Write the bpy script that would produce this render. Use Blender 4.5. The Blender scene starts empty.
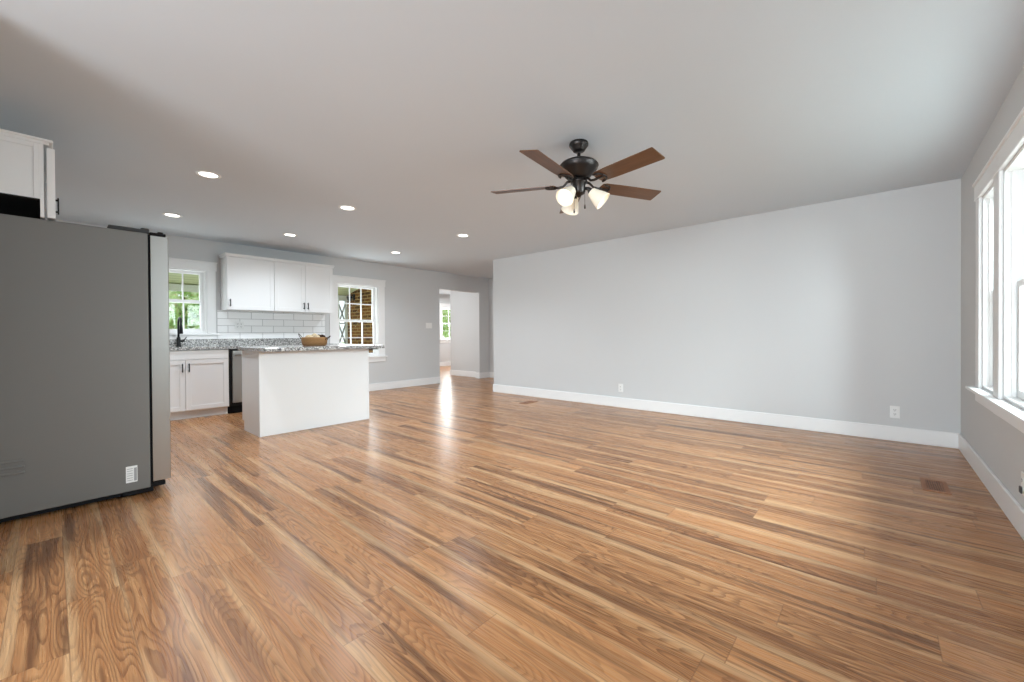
import bpy, bmesh, math, random
from mathutils import Vector, Matrix, Euler

S = bpy.context.scene
COL = S.collection
PI = math.pi

# ------------------------------------------------------------------ camera
F_PX, YAW, HOR, CAM_H, PIT, ROL = 409.61, .7253, 337.36, 1.0581, -.0067, -.0060
cd = bpy.data.cameras.new('camera')
cd.sensor_width = 36.0
cd.lens = F_PX / 1024 * 36.0
cd.shift_y = -(341 - HOR) / 1024
cd.shift_x = -.8 / 1024
cd.clip_start = .03
cam = bpy.data.objects.new('camera', cd)
COL.objects.link(cam)
_r = Vector((math.cos(YAW), math.sin(YAW), 0))
_d = Vector((-math.sin(YAW), math.cos(YAW), 0))
_z = Vector((0, 0, 1))
_f = _d * math.cos(PIT) + _z * math.sin(PIT)
_u = -_d * math.sin(PIT) + _z * math.cos(PIT)
_R = _r * math.cos(ROL) + _u * math.sin(ROL)
_U = -_r * math.sin(ROL) + _u * math.cos(ROL)
_B = -_f
cam.matrix_world = Matrix(((_R.x, _U.x, _B.x, 0), (_R.y, _U.y, _B.y, 0), (_R.z, _U.z, _B.z, CAM_H), (0, 0, 0, 1)))
S.camera = cam

# ------------------------------------------------------------------ world, exposure
S.view_settings.view_transform = 'Standard'
S.view_settings.look = 'None'
S.view_settings.gamma = 1.0
S.view_settings.use_curve_mapping = False
S.view_settings.exposure = 0.0
S.cycles.use_denoising = True
S.cycles.max_bounces = 12
S.cycles.diffuse_bounces = 6
S.cycles.sample_clamp_indirect = 6.0
W = bpy.data.worlds.new('overcast_sky')
S.world = W
W.use_nodes = True
bg = W.node_tree.nodes['Background']
bg.inputs[0].default_value = (.90, .96, 1.0, 1)
bg.inputs[1].default_value = 1.4


def area(name, loc, direction, sx, sy, power, color=(1, 1, 1), spread=180):
    l = bpy.data.lights.new(name, 'AREA')
    l.shape = 'RECTANGLE'
    l.size, l.size_y = sx, sy
    l.energy = power
    l.color = color
    l.spread = math.radians(spread)
    o = bpy.data.objects.new(name, l)
    COL.objects.link(o)
    o.location = loc
    o.rotation_euler = Vector(direction).to_track_quat('-Z', 'Y').to_euler()
    return o


# daylight through the windows, plus added fill lights
RX, BY, KX, H = .574, 5.449, -7.179, 2.44
RIGHT_WIN = [(3.96, 4.46), (2.61, 3.81), (1.96, 2.46)]
# sky seen by the window bank in the right wall
area('window_daylight', (2.6, 3.5, 2.2), (-1, 0, -.26), 4.0, 1.9, 900, (.82, .92, 1))
# added fill light at the unseen front wall, which has no window
area('window_daylight', (-.5, -3.42, 1.25), (0, 1, 0), 1.9, 1.7, 235, (.80, .91, 1))
# room beyond the doorway
area('window_daylight', (-11.35, 9.2, 1.5), (1, -.15, 0), 1.1, .8, 65, (.97, .99, 1))
# fill lights added under the far room and hallway ceilings, no fixtures, out of sight
area('ceiling_lamp', (-9.7, 8.2, 2.36), (0, 0, -1), 1.0, 1.0, 60, (.95, .97, 1))
area('ceiling_lamp', (-4.7, 6.4, 2.40), (0, 0, -1), .3, .3, 16, (.95, .97, 1))
area('window_daylight', (-8.2, 4.83, 1.4), (0, 1, 0), 1.3, 1.3, 27, (.97, .99, 1))  # added fill for the passage wall, no window on this side
area('window_daylight', (-7.5, 1.13, 1.45), (1, 0, .3), .9, .7, 10, (.88, .95, 1))
area('window_daylight', (-7.5, 3.78, 1.25), (1, 0, .3), 1.2, .8, 28, (.88, .95, 1))

# ------------------------------------------------------------------ node helpers


class NT:
    def __init__(s, name):
        s.m = bpy.data.materials.new(name)
        s.m.use_nodes = True
        s.t = s.m.node_tree
        s.t.nodes.clear()
        s.out = s.t.nodes.new('ShaderNodeOutputMaterial')

    def n(s, kind, **kw):
        x = s.t.nodes.new(kind)
        for k, v in kw.items():
            setattr(x, k, v)
        return x

    def put(s, sock, v):
        if v is None:
            return
        if isinstance(v, bpy.types.NodeSocket):
            s.t.links.new(v, sock)
        else:
            if sock.type == 'RGBA' and len(v) == 3:
                v = (*v, 1)
            sock.default_value = v

    def math(s, op, a, b=None, c=None, clamp=False):
        x = s.n('ShaderNodeMath', operation=op, use_clamp=clamp)
        for i, v in enumerate((a, b, c)):
            if v is not None:
                s.put(x.inputs[i], v)
        return x.outputs[0]

    def comb(s, x, y, z=0.0):
        c = s.n('ShaderNodeCombineXYZ')
        s.put(c.inputs[0], x); s.put(c.inputs[1], y); s.put(c.inputs[2], z)
        return c.outputs[0]

    def obj(s):
        c = s.n('ShaderNodeTexCoord')
        return c.outputs['Object']

    def sep(s, v):
        c = s.n('ShaderNodeSeparateXYZ')
        s.put(c.inputs[0], v)
        return c.outputs

    def scale(s, v, sc, off=(0, 0, 0), rot=(0, 0, 0)):
        m = s.n('ShaderNodeMapping')
        s.put(m.inputs[0], v)
        m.inputs['Scale'].default_value = sc
        m.inputs['Location'].default_value = off
        m.inputs['Rotation'].default_value = rot
        return m.outputs[0]

    def noise(s, v, scale=5.0, detail=2.0, rough=.5, dist=0.0):
        x = s.n('ShaderNodeTexNoise')
        s.put(x.inputs['Vector'], v)
        x.inputs['Scale'].default_value = scale
        x.inputs['Detail'].default_value = detail
        x.inputs['Roughness'].default_value = rough
        x.inputs['Distortion'].default_value = dist
        return x.outputs[0]

    def white(s, v):
        x = s.n('ShaderNodeTexWhiteNoise', noise_dimensions='3D')
        s.put(x.inputs['Vector'], v)
        return x.outputs

    def ramp(s, f, stops, interp='LINEAR'):
        x = s.n('ShaderNodeValToRGB')
        s.put(x.inputs[0], f)
        e = x.color_ramp
        e.interpolation = interp
        while len(e.elements) < len(stops):
            e.elements.new(.5)
        for el, (p, c) in zip(e.elements, stops):
            el.position = p
            el.color = (*c, 1) if len(c) == 3 else c
        return x.outputs[0]

    def mix(s, f, a, b, mode='MIX'):
        x = s.n('ShaderNodeMix', data_type='RGBA', blend_type=mode)
        s.put(x.inputs[0], f); s.put(x.inputs[6], a); s.put(x.inputs[7], b)
        return x.outputs[2]

    def sstep(s, v, a, b, lo=0.0, hi=1.0):
        x = s.n('ShaderNodeMapRange', interpolation_type='SMOOTHSTEP')
        s.put(x.inputs[0], v)
        x.inputs[1].default_value = a; x.inputs[2].default_value = b
        x.inputs[3].default_value = lo; x.inputs[4].default_value = hi
        return x.outputs[0]

    def bump(s, hgt, strength=.2, dist=.01):
        x = s.n('ShaderNodeBump')
        s.put(x.inputs['Height'], hgt)
        x.inputs['Strength'].default_value = strength
        x.inputs['Distance'].default_value = dist
        return x.outputs[0]

    def pbr(s, color, rough=.5, metal=0.0, spec=.5, normal=None, emit=None, estr=0.0, **kw):
        b = s.n('ShaderNodeBsdfPrincipled')
        s.put(b.inputs['Base Color'], color)
        s.put(b.inputs['Roughness'], rough)
        s.put(b.inputs['Metallic'], metal)
        s.put(b.inputs['Specular IOR Level'], spec)
        if normal is not None:
            s.put(b.inputs['Normal'], normal)
        if emit is not None:
            s.put(b.inputs['Emission Color'], emit)
            b.inputs['Emission Strength'].default_value = estr
        for k, v in kw.items():
            s.put(b.inputs[k], v)
        s.t.links.new(b.outputs[0], s.out.inputs[0])
        return b


def lin(r, g, b):
    f = lambda c: (c / 255 / 12.92) if c / 255 <= .04045 else ((c / 255 + .055) / 1.055) ** 2.4
    return (f(r), f(g), f(b))


def paint(name, col, rough=.55, spec=.4, bumpy=.04, scale=260):
    t = NT(name)
    v = t.obj()
    n = t.noise(v, scale, 2)
    c = t.mix(t.noise(v, 1.3, 2), tuple(x * .985 for x in col), tuple(min(1, x * 1.015) for x in col))
    t.pbr(c, rough, 0, spec, t.bump(n, bumpy, .002))
    return t.m


M = {}
M['wall'] = paint('wall_paint_grey', (.62, .625, .622), .6, .3)
M['ceiling'] = paint('ceiling_paint', (.655, .71, .755), .8, .2, .08, 180)
M['trim'] = paint('white_trim_paint', (.85, .85, .84), .35, .5, .02)
M['cabinet'] = paint('white_cabinet_paint', (.84, .84, .83), .38, .5, .02)
M['plate'] = paint('white_plastic', (.82, .82, .80), .35, .5, .0)
M['black'] = paint('black_metal', (.006, .006, .007), .45, .3, .02)
M['rubber'] = paint('black_rubber', (.004, .004, .005), .7, .2, .02)
M['underside'] = paint('dark_cabinet_underside', (.012, .012, .011), .8, .2, .02)  # near-black colour holds the shade under the fridge cabinet
M['slot'] = paint('dark_slot', (.05, .05, .05), .6, .3, 0)


def floor_material():
    t = NT('laminate_plank_floor')
    X, Y, Z = t.sep(t.obj())
    PW, PL = .1545, 1.215
    rowf = t.math('DIVIDE', t.math('SUBTRACT', Y, .0325), PW)
    row = t.math('FLOOR', rowf)
    fy = t.math('FRACT', rowf)
    r1 = t.white(t.comb(row, 3.7, 1.1))[0]
    colf = t.math('ADD', t.math('DIVIDE', X, PL), t.math('MULTIPLY', r1, 7.31))
    colm = t.math('FLOOR', colf)
    fx = t.math('FRACT', colf)
    wn = t.white(t.comb(row, colm, 5.5))
    rid = wn[0]
    rr, rg, rb = t.sep(wn[1])
    u = t.math('ADD', X, t.math('MULTIPLY', rr, 41.0))
    v = t.math('ADD', t.math('MULTIPLY', fy, PW), t.math('MULTIPLY', rg, 17.0))
    # slow wavering of the grain
    wob = t.noise(t.comb(t.math('MULTIPLY', u, 1.5), t.math('MULTIPLY', v, 10.5), rid), 1.0, 1.2, .35)
    wob2 = t.noise(t.comb(t.math('MULTIPLY', u, 4.0), t.math('MULTIPLY', v, 40.0), 2.2), 1.0, 2, .5)
    # contour field: closed ovals where it peaks, long stripes elsewhere
    field = t.math('ADD', t.math('MULTIPLY', wob, 1.0), t.math('MULTIPLY', wob2, .05))
    rings = t.math('FRACT', t.math('MULTIPLY', field, 19.0))
    ringl = t.math('MULTIPLY', t.sstep(rings, .35, .92), t.sstep(rings, .92, 1.0, 1.0, 0.0))
    # fine fibres
    fib = t.noise(t.comb(t.math('MULTIPLY', u, 4.0), t.math('MULTIPLY', v, 210.0), rid), 1.0, 3, .6)
    fib2 = t.noise(t.comb(t.math('MULTIPLY', u, 1.1), t.math('MULTIPLY', v, 55.0), 7.0), 1.0, 3, .6)
    # sapwood: pale bands along the plank edges, wandering
    edge = t.math('ABSOLUTE', t.math('SUBTRACT', fy, t.math('ADD', .32, t.math('MULTIPLY', rb, .36))))
    sapn = t.noise(t.comb(t.math('MULTIPLY', u, .9), t.math('MULTIPLY', v, 7.0), 4.0), 1.0, 3, .6)
    sap = t.sstep(t.math('ADD', edge, t.math('MULTIPLY', t.math('SUBTRACT', sapn, .5), 1.0)), .36, .56)
    # dark heart streaks
    drk = t.noise(t.comb(t.math('MULTIPLY', u, .75), t.math('MULTIPLY', v, 17.0), rid), 1.0, 3, .6)
    drkm = t.math('MULTIPLY', t.sstep(drk, .49, .63), t.sstep(rg, .15, .8, .25, 1.0))
    heart = t.mix(rid, lin(188, 130, 84), lin(146, 94, 56))
    heart = t.mix(t.math('MULTIPLY', rb, .40), heart, lin(206, 153, 105))
    c = t.mix(t.sstep(fib2, .38, .66, 0.0, .55), heart, lin(200, 153, 106))
    st = t.noise(t.comb(t.math('MULTIPLY', u, .6), t.math('MULTIPLY', v, 75.0), 9.0), 1.0, 2, .5)
    c = t.mix(t.sstep(st, .52, .72, 0.0, .32), c, lin(112, 76, 50))
    c = t.mix(t.math('MULTIPLY', drkm, .72), c, lin(84, 56, 40))
    c = t.mix(t.math('MULTIPLY', ringl, t.math('ADD', .22, t.math('MULTIPLY', rr, .45))), c, lin(98, 60, 38))
    c = t.mix(t.math('MULTIPLY', sap, .40), c, lin(226, 188, 142))
    c = t.mix(t.sstep(fib, .35, .75, 0.0, .26), c, lin(120, 76, 50))
    # plank joints: thin bevel lines
    gy = t.math('MINIMUM', fy, t.math('SUBTRACT', 1.0, fy))
    gx = t.math('MINIMUM', fx, t.math('SUBTRACT', 1.0, fx))
    gap = t.math('MAXIMUM', t.sstep(gy, .006, .014, 1.0, 0.0), t.sstep(gx, .0010, .0022, 1.0, 0.0))
    c = t.mix(t.math('MULTIPLY', gap, .5), c, lin(120, 84, 58))
    rough = t.math('ADD', .23, t.math('MULTIPLY', fib, .10))
    hgt = t.math('SUBTRACT', t.math('MULTIPLY', fib, .25), gap)
    t.pbr(c, rough, 0, .30, t.bump(hgt, .04, .002))
    return t.m


def granite_material():
    t = NT('speckled_grey_granite')
    v = t.obj()
    a = t.n('ShaderNodeTexVoronoi'); t.put(a.inputs['Vector'], v); a.inputs['Scale'].default_value = 95
    sp = t.sep(a.outputs['Color'])[0]
    n = t.noise(v, 26, 4, .65)
    m = t.math('ADD', t.math('MULTIPLY', sp, .6), t.math('MULTIPLY', n, .55))
    c = t.ramp(m, [(.22, lin(58, 57, 57)), (.38, lin(104, 102, 100)), (.54, lin(142, 140, 137)), (.68, lin(172, 170, 166)), (.88, lin(216, 214, 210))])
    t.pbr(c, .13, 0, .5)
    return t.m


def tile_material():
    t = NT('white_subway_tile')
    X, Y, Z = t.sep(t.obj())
    b = t.n('ShaderNodeTexBrick')
    t.put(b.inputs['Vector'], t.comb(t.math('ADD', Y, .05), t.math('SUBTRACT', Z, 1.022)))
    b.inputs['Color1'].default_value = (.88, .88, .87, 1)
    b.inputs['Color2'].default_value = (.84, .84, .83, 1)
    b.inputs['Mortar'].default_value = (.40, .40, .39, 1)
    b.inputs['Scale'].default_value = 1.0
    b.inputs['Mortar Size'].default_value = .003
    b.inputs['Mortar Smooth'].default_value = .1
    b.inputs['Brick Width'].default_value = .305
    b.inputs['Row Height'].default_value = .1035
    t.pbr(b.outputs[0], .30, 0, .3, t.bump(t.math('SUBTRACT', 1.0, b.outputs[1]), .3, .003))
    return t.m


def brick_material():
    t = NT('brown_brick')
    X, Y, Z = t.sep(t.obj())
    b = t.n('ShaderNodeTexBrick')
    t.put(b.inputs['Vector'], t.comb(t.math('ADD', X, Y), Z))
    b.inputs['Color1'].default_value = (*lin(158, 102, 50), 1)
    b.inputs['Color2'].default_value = (*lin(84, 54, 28), 1)
    b.inputs['Mortar'].default_value = (*lin(188, 156, 100), 1)
    b.inputs['Scale'].default_value = 1.0
    b.inputs['Mortar Size'].default_value = .010
    b.inputs['Brick Width'].default_value = .225
    b.inputs['Row Height'].default_value = .072
    c = t.mix(t.math('MULTIPLY', t.noise(t.obj(), 30, 4), .35), b.outputs[0], lin(110, 76, 44))
    t.pbr(c, .85, 0, .2, t.bump(t.math('SUBTRACT', 1.0, b.outputs[1]), .6, .01))
    return t.m


def metal(name, col, rough, brush_axis=2, metal_=1.0, amt=.02):
    t = NT(name)
    sc = [900, 900, 900]
    sc[brush_axis] = 1.0
    n = t.noise(t.scale(t.obj(), sc), 1.0, 1, .4)
    c = t.mix(n, tuple(x * (1 - amt) for x in col), tuple(min(1, x * (1 + amt)) for x in col))
    t.pbr(c, rough, metal_, .5, None)
    return t.m


def wood_blade_material():
    t = NT('walnut_fan_blade')
    v = t.obj()
    n = t.noise(t.scale(v, (3, 34, 20)), 1.0, 4, .6, .6)
    f = t.noise(t.scale(v, (8, 300, 60)), 1.0, 2)
    c = t.mix(n, lin(66, 44, 29), lin(132, 92, 60))
    c = t.mix(t.math('MULTIPLY', f, .3), c, lin(70, 44, 30))
    t.pbr(c, .38, 0, .5)
    return t.m


def glass_material():
    t = NT('window_glass')
    a = t.n('ShaderNodeBsdfTransparent')
    a.inputs[0].default_value = (.96, .98, .97, 1)
    g = t.n('ShaderNodeBsdfGlossy')
    g.inputs['Roughness'].default_value = .02
    m = t.n('ShaderNodeMixShader')
    m.inputs[0].default_value = .012
    t.t.links.new(a.outputs[0], m.inputs[1]); t.t.links.new(g.outputs[0], m.inputs[2])
    t.t.links.new(m.outputs[0], t.out.inputs[0])
    return t.m


def glow(name, col, strength, base=(.9, .9, .88)):
    t = NT(name)
    t.pbr(base, .4, 0, .5, None, col, strength)
    return t.m


def leaf_material():
    t = NT('green_leaves')
    n = t.noise(t.obj(), 2.2, 3, .6)
    w = t.noise(t.obj(), 18, 1)
    c = t.ramp(n, [(.3, lin(128, 176, 92)), (.48, lin(190, 222, 140)), (.62, lin(238, 246, 214))])
    c = t.mix(t.sstep(w, .55, .7), c, lin(214, 190, 150))
    b = t.pbr(c, .5, 0, .3)
    tr = t.n('ShaderNodeBsdfTranslucent')
    t.put(tr.inputs[0], c)
    m = t.n('ShaderNodeMixShader')
    m.inputs[0].default_value = .35
    t.t.links.new(b.outputs[0], m.inputs[1]); t.t.links.new(tr.outputs[0], m.inputs[2])
    t.t.links.new(m.outputs[0], t.out.inputs[0])
    return t.m


def wicker_material():
    t = NT('woven_seagrass')
    X, Y, Z = t.sep(t.obj())
    w = t.n('ShaderNodeTexWave', wave_type='BANDS', bands_direction='Z')
    t.put(w.inputs['Vector'], t.obj())
    w.inputs['Scale'].default_value = 38
    w.inputs['Distortion'].default_value = 3
    w.inputs['Detail'].default_value = 2
    n = t.noise(t.obj(), 90, 2)
    c = t.mix(t.math('MULTIPLY', t.math('ADD', w.outputs[1], n), .5), lin(112, 78, 48), lin(176, 134, 88))
    t.pbr(c, .75, 0, .2, t.bump(w.outputs[1], .5, .004))
    return t.m


def board_material(name, c1, c2, axis, pitch, rough=.6):
    t = NT(name)
    p = t.sep(t.obj())[axis]
    fr = t.math('FRACT', t.math('DIVIDE', p, pitch))
    e = t.math('MINIMUM', fr, t.math('SUBTRACT', 1.0, fr))
    g = t.sstep(e, .03, .09, 1.0, 0.0)
    t.pbr(t.mix(g, c1, c2), rough, 0, .3, t.bump(t.math('SUBTRACT', 1.0, g), .4, .006))
    return t.m


def noise_mat(name, c1, c2, scale, rough=.8):
    t = NT(name)
    t.pbr(t.mix(t.noise(t.obj(), scale, 4, .6), c1, c2), rough, 0, .25)
    return t.m


M['floor'] = floor_material()
M['granite'] = granite_material()
M['tile'] = tile_material()
M['brick'] = brick_material()
M['fridge_side'] = metal('grey_fridge_side', lin(118, 116, 112), .48, 1, .35, .03)
M['steel'] = metal('brushed_stainless', lin(172, 171, 167), .32, 1)
M['steel_dark'] = metal('stainless_dishwasher', lin(168, 167, 163), .34, 1, .7)
M['bronze'] = metal('oil_rubbed_bronze', lin(62, 58, 56), .36, 2, .8)
M['blade'] = wood_blade_material()
M['glass'] = glass_material()
M['shade'] = glow('frosted_glass_shade', (1, .80, .52), .16, (.86, .80, .68))
M['bulb'] = glow('warm_bulb', (1, .82, .58), 7.0)
M['downlight'] = glow('downlight_lens', (1, .97, .92), 5.0)
M['leaf'] = leaf_material()
M['bark'] = noise_mat('bark', lin(96, 80, 64), lin(140, 120, 98), 14)
M['grass'] = noise_mat('pale_gravel', lin(206, 208, 200), lin(226, 226, 218), 3)
M['wicker'] = wicker_material()
M['cream'] = noise_mat('cream_fibre', lin(226, 212, 184), lin(196, 172, 136), 60)
M['darkball'] = noise_mat('dark_brown_fibre', lin(44, 30, 24), lin(82, 58, 42), 60)
M['leather'] = noise_mat('dark_leather', lin(52, 38, 30), lin(74, 56, 44), 40, .6)
M['porch_green'] = board_material('pale_green_beadboard', lin(236, 242, 196), lin(190, 200, 146), 0, .13)
M['porch_grey'] = paint('porch_grey_paint', (.28, .29, .28), .5, .4, .03)  # greyed to carry the backlit shade of the lattice bars
M['porch_white'] = paint('porch_white_paint', (.80, .82, .76), .5, .4, .03)
M['deck'] = board_material('grey_porch_boards', lin(196, 194, 186), lin(130, 128, 122), 1, .09)
M['vent_wood'] = noise_mat('wood_vent', lin(136, 92, 68), lin(168, 120, 90), 30, .5)
M['text_grey'] = paint('grey_print', (.35, .35, .35), .6, .3, 0)

# ------------------------------------------------------------------ mesh helpers


def BM():
    return bmesh.new()


def box(bm, x0, x1, y0, y1, z0, z1, bev=0.0, seg=2):
    m = Matrix.Translation(((x0 + x1) / 2, (y0 + y1) / 2, (z0 + z1) / 2)) @ Matrix.Diagonal((abs(x1 - x0), abs(y1 - y0), abs(z1 - z0), 1))
    r = bmesh.ops.create_cube(bm, size=1.0, matrix=m)
    if bev:
        es = set()
        for vv in r['verts']:
            es.update(vv.link_edges)
        bmesh.ops.bevel(bm, geom=list(es), offset=bev, segments=seg, affect='EDGES', profile=.5)
    return bm


def lathe(bm, prof, n=32, mat=None, cap0=False, cap1=False):
    mat = mat or Matrix.Identity(4)
    rings = []
    for r, z in prof:
        rings.append([bm.verts.new(mat @ Vector((r * math.cos(2 * PI * i / n), r * math.sin(2 * PI * i / n), z))) for i in range(n)])
    for a, b in zip(rings, rings[1:]):
        for i in range(n):
            f = bm.faces.new((a[i], a[(i + 1) % n], b[(i + 1) % n], b[i]))
            f.smooth = True
    if cap0:
        bm.faces.new(list(reversed(rings[0])))
    if cap1:
        bm.faces.new(rings[-1])
    return bm


def tube(bm, pts, rad, n=10, caps=True):
    pts = [Vector(p) for p in pts]
    rads = rad if isinstance(rad, (list, tuple)) else [rad] * len(pts)
    rings = []
    prev = None
    for i, p in enumerate(pts):
        d = (pts[min(i + 1, len(pts) - 1)] - pts[max(i - 1, 0)]).normalized()
        if prev is None:
            a = d.orthogonal().normalized()
        else:
            a = (prev - d * prev.dot(d)).normalized()
        prev = a
        b = d.cross(a)
        rings.append([bm.verts.new(p + (a * math.cos(2 * PI * k / n) + b * math.sin(2 * PI * k / n)) * rads[i]) for k in range(n)])
    for r0, r1 in zip(rings, rings[1:]):
        for k in range(n):
            f = bm.faces.new((r0[k], r0[(k + 1) % n], r1[(k + 1) % n], r1[k]))
            f.smooth = True
    if caps:
        bm.faces.new(list(reversed(rings[0])))
        bm.faces.new(rings[-1])
    return bm


def prism(bm, outline, z0, z1, mat=None):
    mat = mat or Matrix.Identity(4)
    lo = [bm.verts.new(mat @ Vector((x, y, z0))) for x, y in outline]
    hi = [bm.verts.new(mat @ Vector((x, y, z1))) for x, y in outline]
    n = len(outline)
    for i in range(n):
        bm.faces.new((lo[i], lo[(i + 1) % n], hi[(i + 1) % n], hi[i]))
    bm.faces.new(list(reversed(lo)))
    bm.faces.new(hi)
    return bm


def ball(bm, c, r, sub=2, squash=(1, 1, 1)):
    bmesh.ops.create_icosphere(bm, subdivisions=sub, radius=1, matrix=Matrix.Translation(c) @ Matrix.Diagonal((r * squash[0], r * squash[1], r * squash[2], 1)))
    for f in bm.faces:
        f.smooth = True
    return bm


def link(name, bm, mat, loc=(0, 0, 0)):
    """bm holds world coordinates; the object gets its origin at loc."""
    bmesh.ops.recalc_face_normals(bm, faces=bm.faces[:])
    if any(loc):
        bmesh.ops.translate(bm, verts=bm.verts[:], vec=-Vector(loc))
    me = bpy.data.meshes.new(name)
    bm.to_mesh(me)
    bm.free()
    me.materials.append(M[mat])
    o = bpy.data.objects.new(name, me)
    o.location = loc
    COL.objects.link(o)
    return o


def struct(name, bm, mat, loc=(0, 0, 0)):
    o = link(name, bm, mat, loc)
    o['kind'] = 'structure'
    return o


def tag(o, label, cat, group=None):
    o['label'] = label
    o['category'] = cat
    if group:
        o['group'] = group
    return o


def thing(name, label, cat, loc, group=None):
    o = bpy.data.objects.new(name, None)
    o.empty_display_size = .05
    COL.objects.link(o)
    o.location = loc
    return tag(o, label, cat, group)


def wloc(o):
    v = Vector(o.location)
    while o.parent:
        o = o.parent
        v += Vector(o.location)
    return v


def part(name, bm, mat, root, label=None):
    """bm in world coordinates, under an unrotated root (or part)."""
    o = link(name, bm, mat, wloc(root))
    o.location = (0, 0, 0)
    o.parent = root
    if label:
        o['label'] = label
    return o


def copy_tree(o, parent=None):
    c = o.copy()
    COL.objects.link(c)
    c.parent = parent
    for ch in list(o.children):
        copy_tree(ch, c)
    return c


def wall_boxes(axis, d0, d1, a0, a1, z0, z1, holes):
    """slab normal to axis (0 = x, 1 = y) between d0 and d1, with rectangular holes (a, b, zlo, zhi)."""
    bm = BM()
    As = sorted({a0, a1, *[h[0] for h in holes], *[h[1] for h in holes]})
    Zs = sorted({z0, z1, *[h[2] for h in holes], *[h[3] for h in holes]})
    for i in range(len(As) - 1):
        run = None
        for j in range(len(Zs) - 1):
            ca, cz = (As[i] + As[i + 1]) / 2, (Zs[j] + Zs[j + 1]) / 2
            if any(h[0] < ca < h[1] and h[2] < cz < h[3] for h in holes):
                continue
            if axis == 0:
                box(bm, d0, d1, As[i], As[i + 1], Zs[j], Zs[j + 1])
            else:
                box(bm, As[i], As[i + 1], d0, d1, Zs[j], Zs[j + 1])
    bmesh.ops.remove_doubles(bm, verts=bm.verts[:], dist=1e-5)
    seen = {}
    for f in bm.faces:                      # drop the doubled inner faces between cells
        k = tuple(sorted(v.index for v in f.verts))
        seen.setdefault(k, []).append(f)
    bm.verts.index_update()
    return bm


def strip_inner(bm):
    bm.verts.index_update()
    seen = {}
    for f in bm.faces:
        seen.setdefault(tuple(sorted(v.index for v in f.verts)), []).append(f)
    kill = [f for fs in seen.values() if len(fs) > 1 for f in fs]
    bmesh.ops.delete(bm, geom=kill, context='FACES')
    return bm


# ------------------------------------------------------------------ room shell
WT = .14
WZ0 = .66
SHELL = [(RX + WT, -3.6), (RX + WT, 9.9), (-11.2, 9.9), (-11.2, 6.0), (-9.19, 6.0), (-9.19, 4.72), (KX - WT, 4.72), (KX - WT, -3.6)]
bm = BM(); prism(bm, SHELL, -.06, 0)
struct('floor', bm, 'floor')
bm = BM(); prism(bm, SHELL, H, H + .12)
struct('ceiling', bm, 'ceiling')

WIN1 = (.795, 1.49, 1.10, 2.00)
WIN2 = (3.38, 4.19, WZ0, 2.00)
DOOR = (5.67, 6.88, 0, 2.075)
FARWIN = (8.80, 9.55, .90, 2.00)
struct('wall_kitchen', strip_inner(wall_boxes(0, KX - WT, KX, -.44, 9.9, 0, H, [WIN1, WIN2, DOOR])), 'wall')
struct('wall_right', strip_inner(wall_boxes(0, RX, RX + WT, -3.6, BY + .12, 0, H, [(a, b, WZ0, 2.03) for a, b in RIGHT_WIN])), 'wall')
bm = BM(); box(bm, -5.307, RX, BY, BY + .12, 0, H); struct('wall_back', bm, 'wall')
bm = BM(); box(bm, KX, -2.84, -.44, -.30, 0, H); box(bm, -2.84, -2.70, -3.6, -.30, 0, H); struct('wall_kitchenback', bm, 'wall')  # side partition is unseen, placed where it shades the ceiling
bm = BM(); box(bm, -2.70, RX, -3.6, -3.46, 0, H); struct('wall_front', bm, 'wall')  # unseen wall, set far back so the fill light spreads evenly
bm = BM(); box(bm, KX, -2.9, 7.20, 7.32, 0, H); struct('wall_hall', bm, 'wall')
bm = BM(); box(bm, -3.02, -2.9, BY + .12, 7.20, 0, H); struct('wall_hallend', bm, 'wall')
# room beyond the doorway
struct('wall_far', strip_inner(wall_boxes(0, -11.12, -11.0, 6.0, 9.9, 0, H, [FARWIN])), 'wall')
bm = BM(); box(bm, -8.40, KX - WT, 7.00, 7.12, 0, H); struct('wall_passage', bm, 'wall')
bm = BM(); box(bm, -11.0, KX - WT, 9.78, 9.9, 0, H); struct('wall_farside', bm, 'wall')
bm = BM(); box(bm, -9.11, KX - WT, 4.72, 4.80, 0, H); box(bm, -9.19, -9.11, 4.72, 6.12, 0, H); box(bm, -11.0, -9.19, 6.0, 6.12, 0, H)
struct('wall_farnear', bm, 'wall')
bm = BM(); box(bm, -9.23, KX - WT, 4.60, 4.72, -.3, 2.9); box(bm, -9.31, -9.19, 4.72, 6.0, -.3, 2.9); struct('wall_brick', bm, 'brick')

BH, BT = .142, .016


def base(name, x0, x1, y0, y1):
    bm = BM()
    box(bm, x0, x1, y0, y1, 0, BH, .004, 1)
    struct(name, bm, 'trim')


base('baseboard_back', -5.307 - BT, RX, BY - BT, BY)
base('baseboard_backend', -5.307 - BT, -5.307, BY, BY + .12)
base('baseboard_right', RX - BT, RX, -3.46, BY - BT)
base('baseboard_kitchen', KX, KX + BT, 3.25, DOOR[0])
base('baseboard_kitchenend', KX, KX + BT, DOOR[1], 7.20)
base('baseboard_hall', KX + BT, -3.02, 7.20 - BT, 7.20)
base('baseboard_passage', -8.40, KX - WT, 7.00 - BT, 7.00)
base('baseboard_passageend', -8.40 - BT, -8.40, 7.00 - BT, 7.12)
base('baseboard_jamb', KX - WT, KX, DOOR[1] - .010, DOOR[1])
base('baseboard_far', -11.0, -11.0 + BT, 6.12, 9.78)
base('baseboard_front', -2.70, RX - BT, -3.46, -3.46 + BT)


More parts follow.
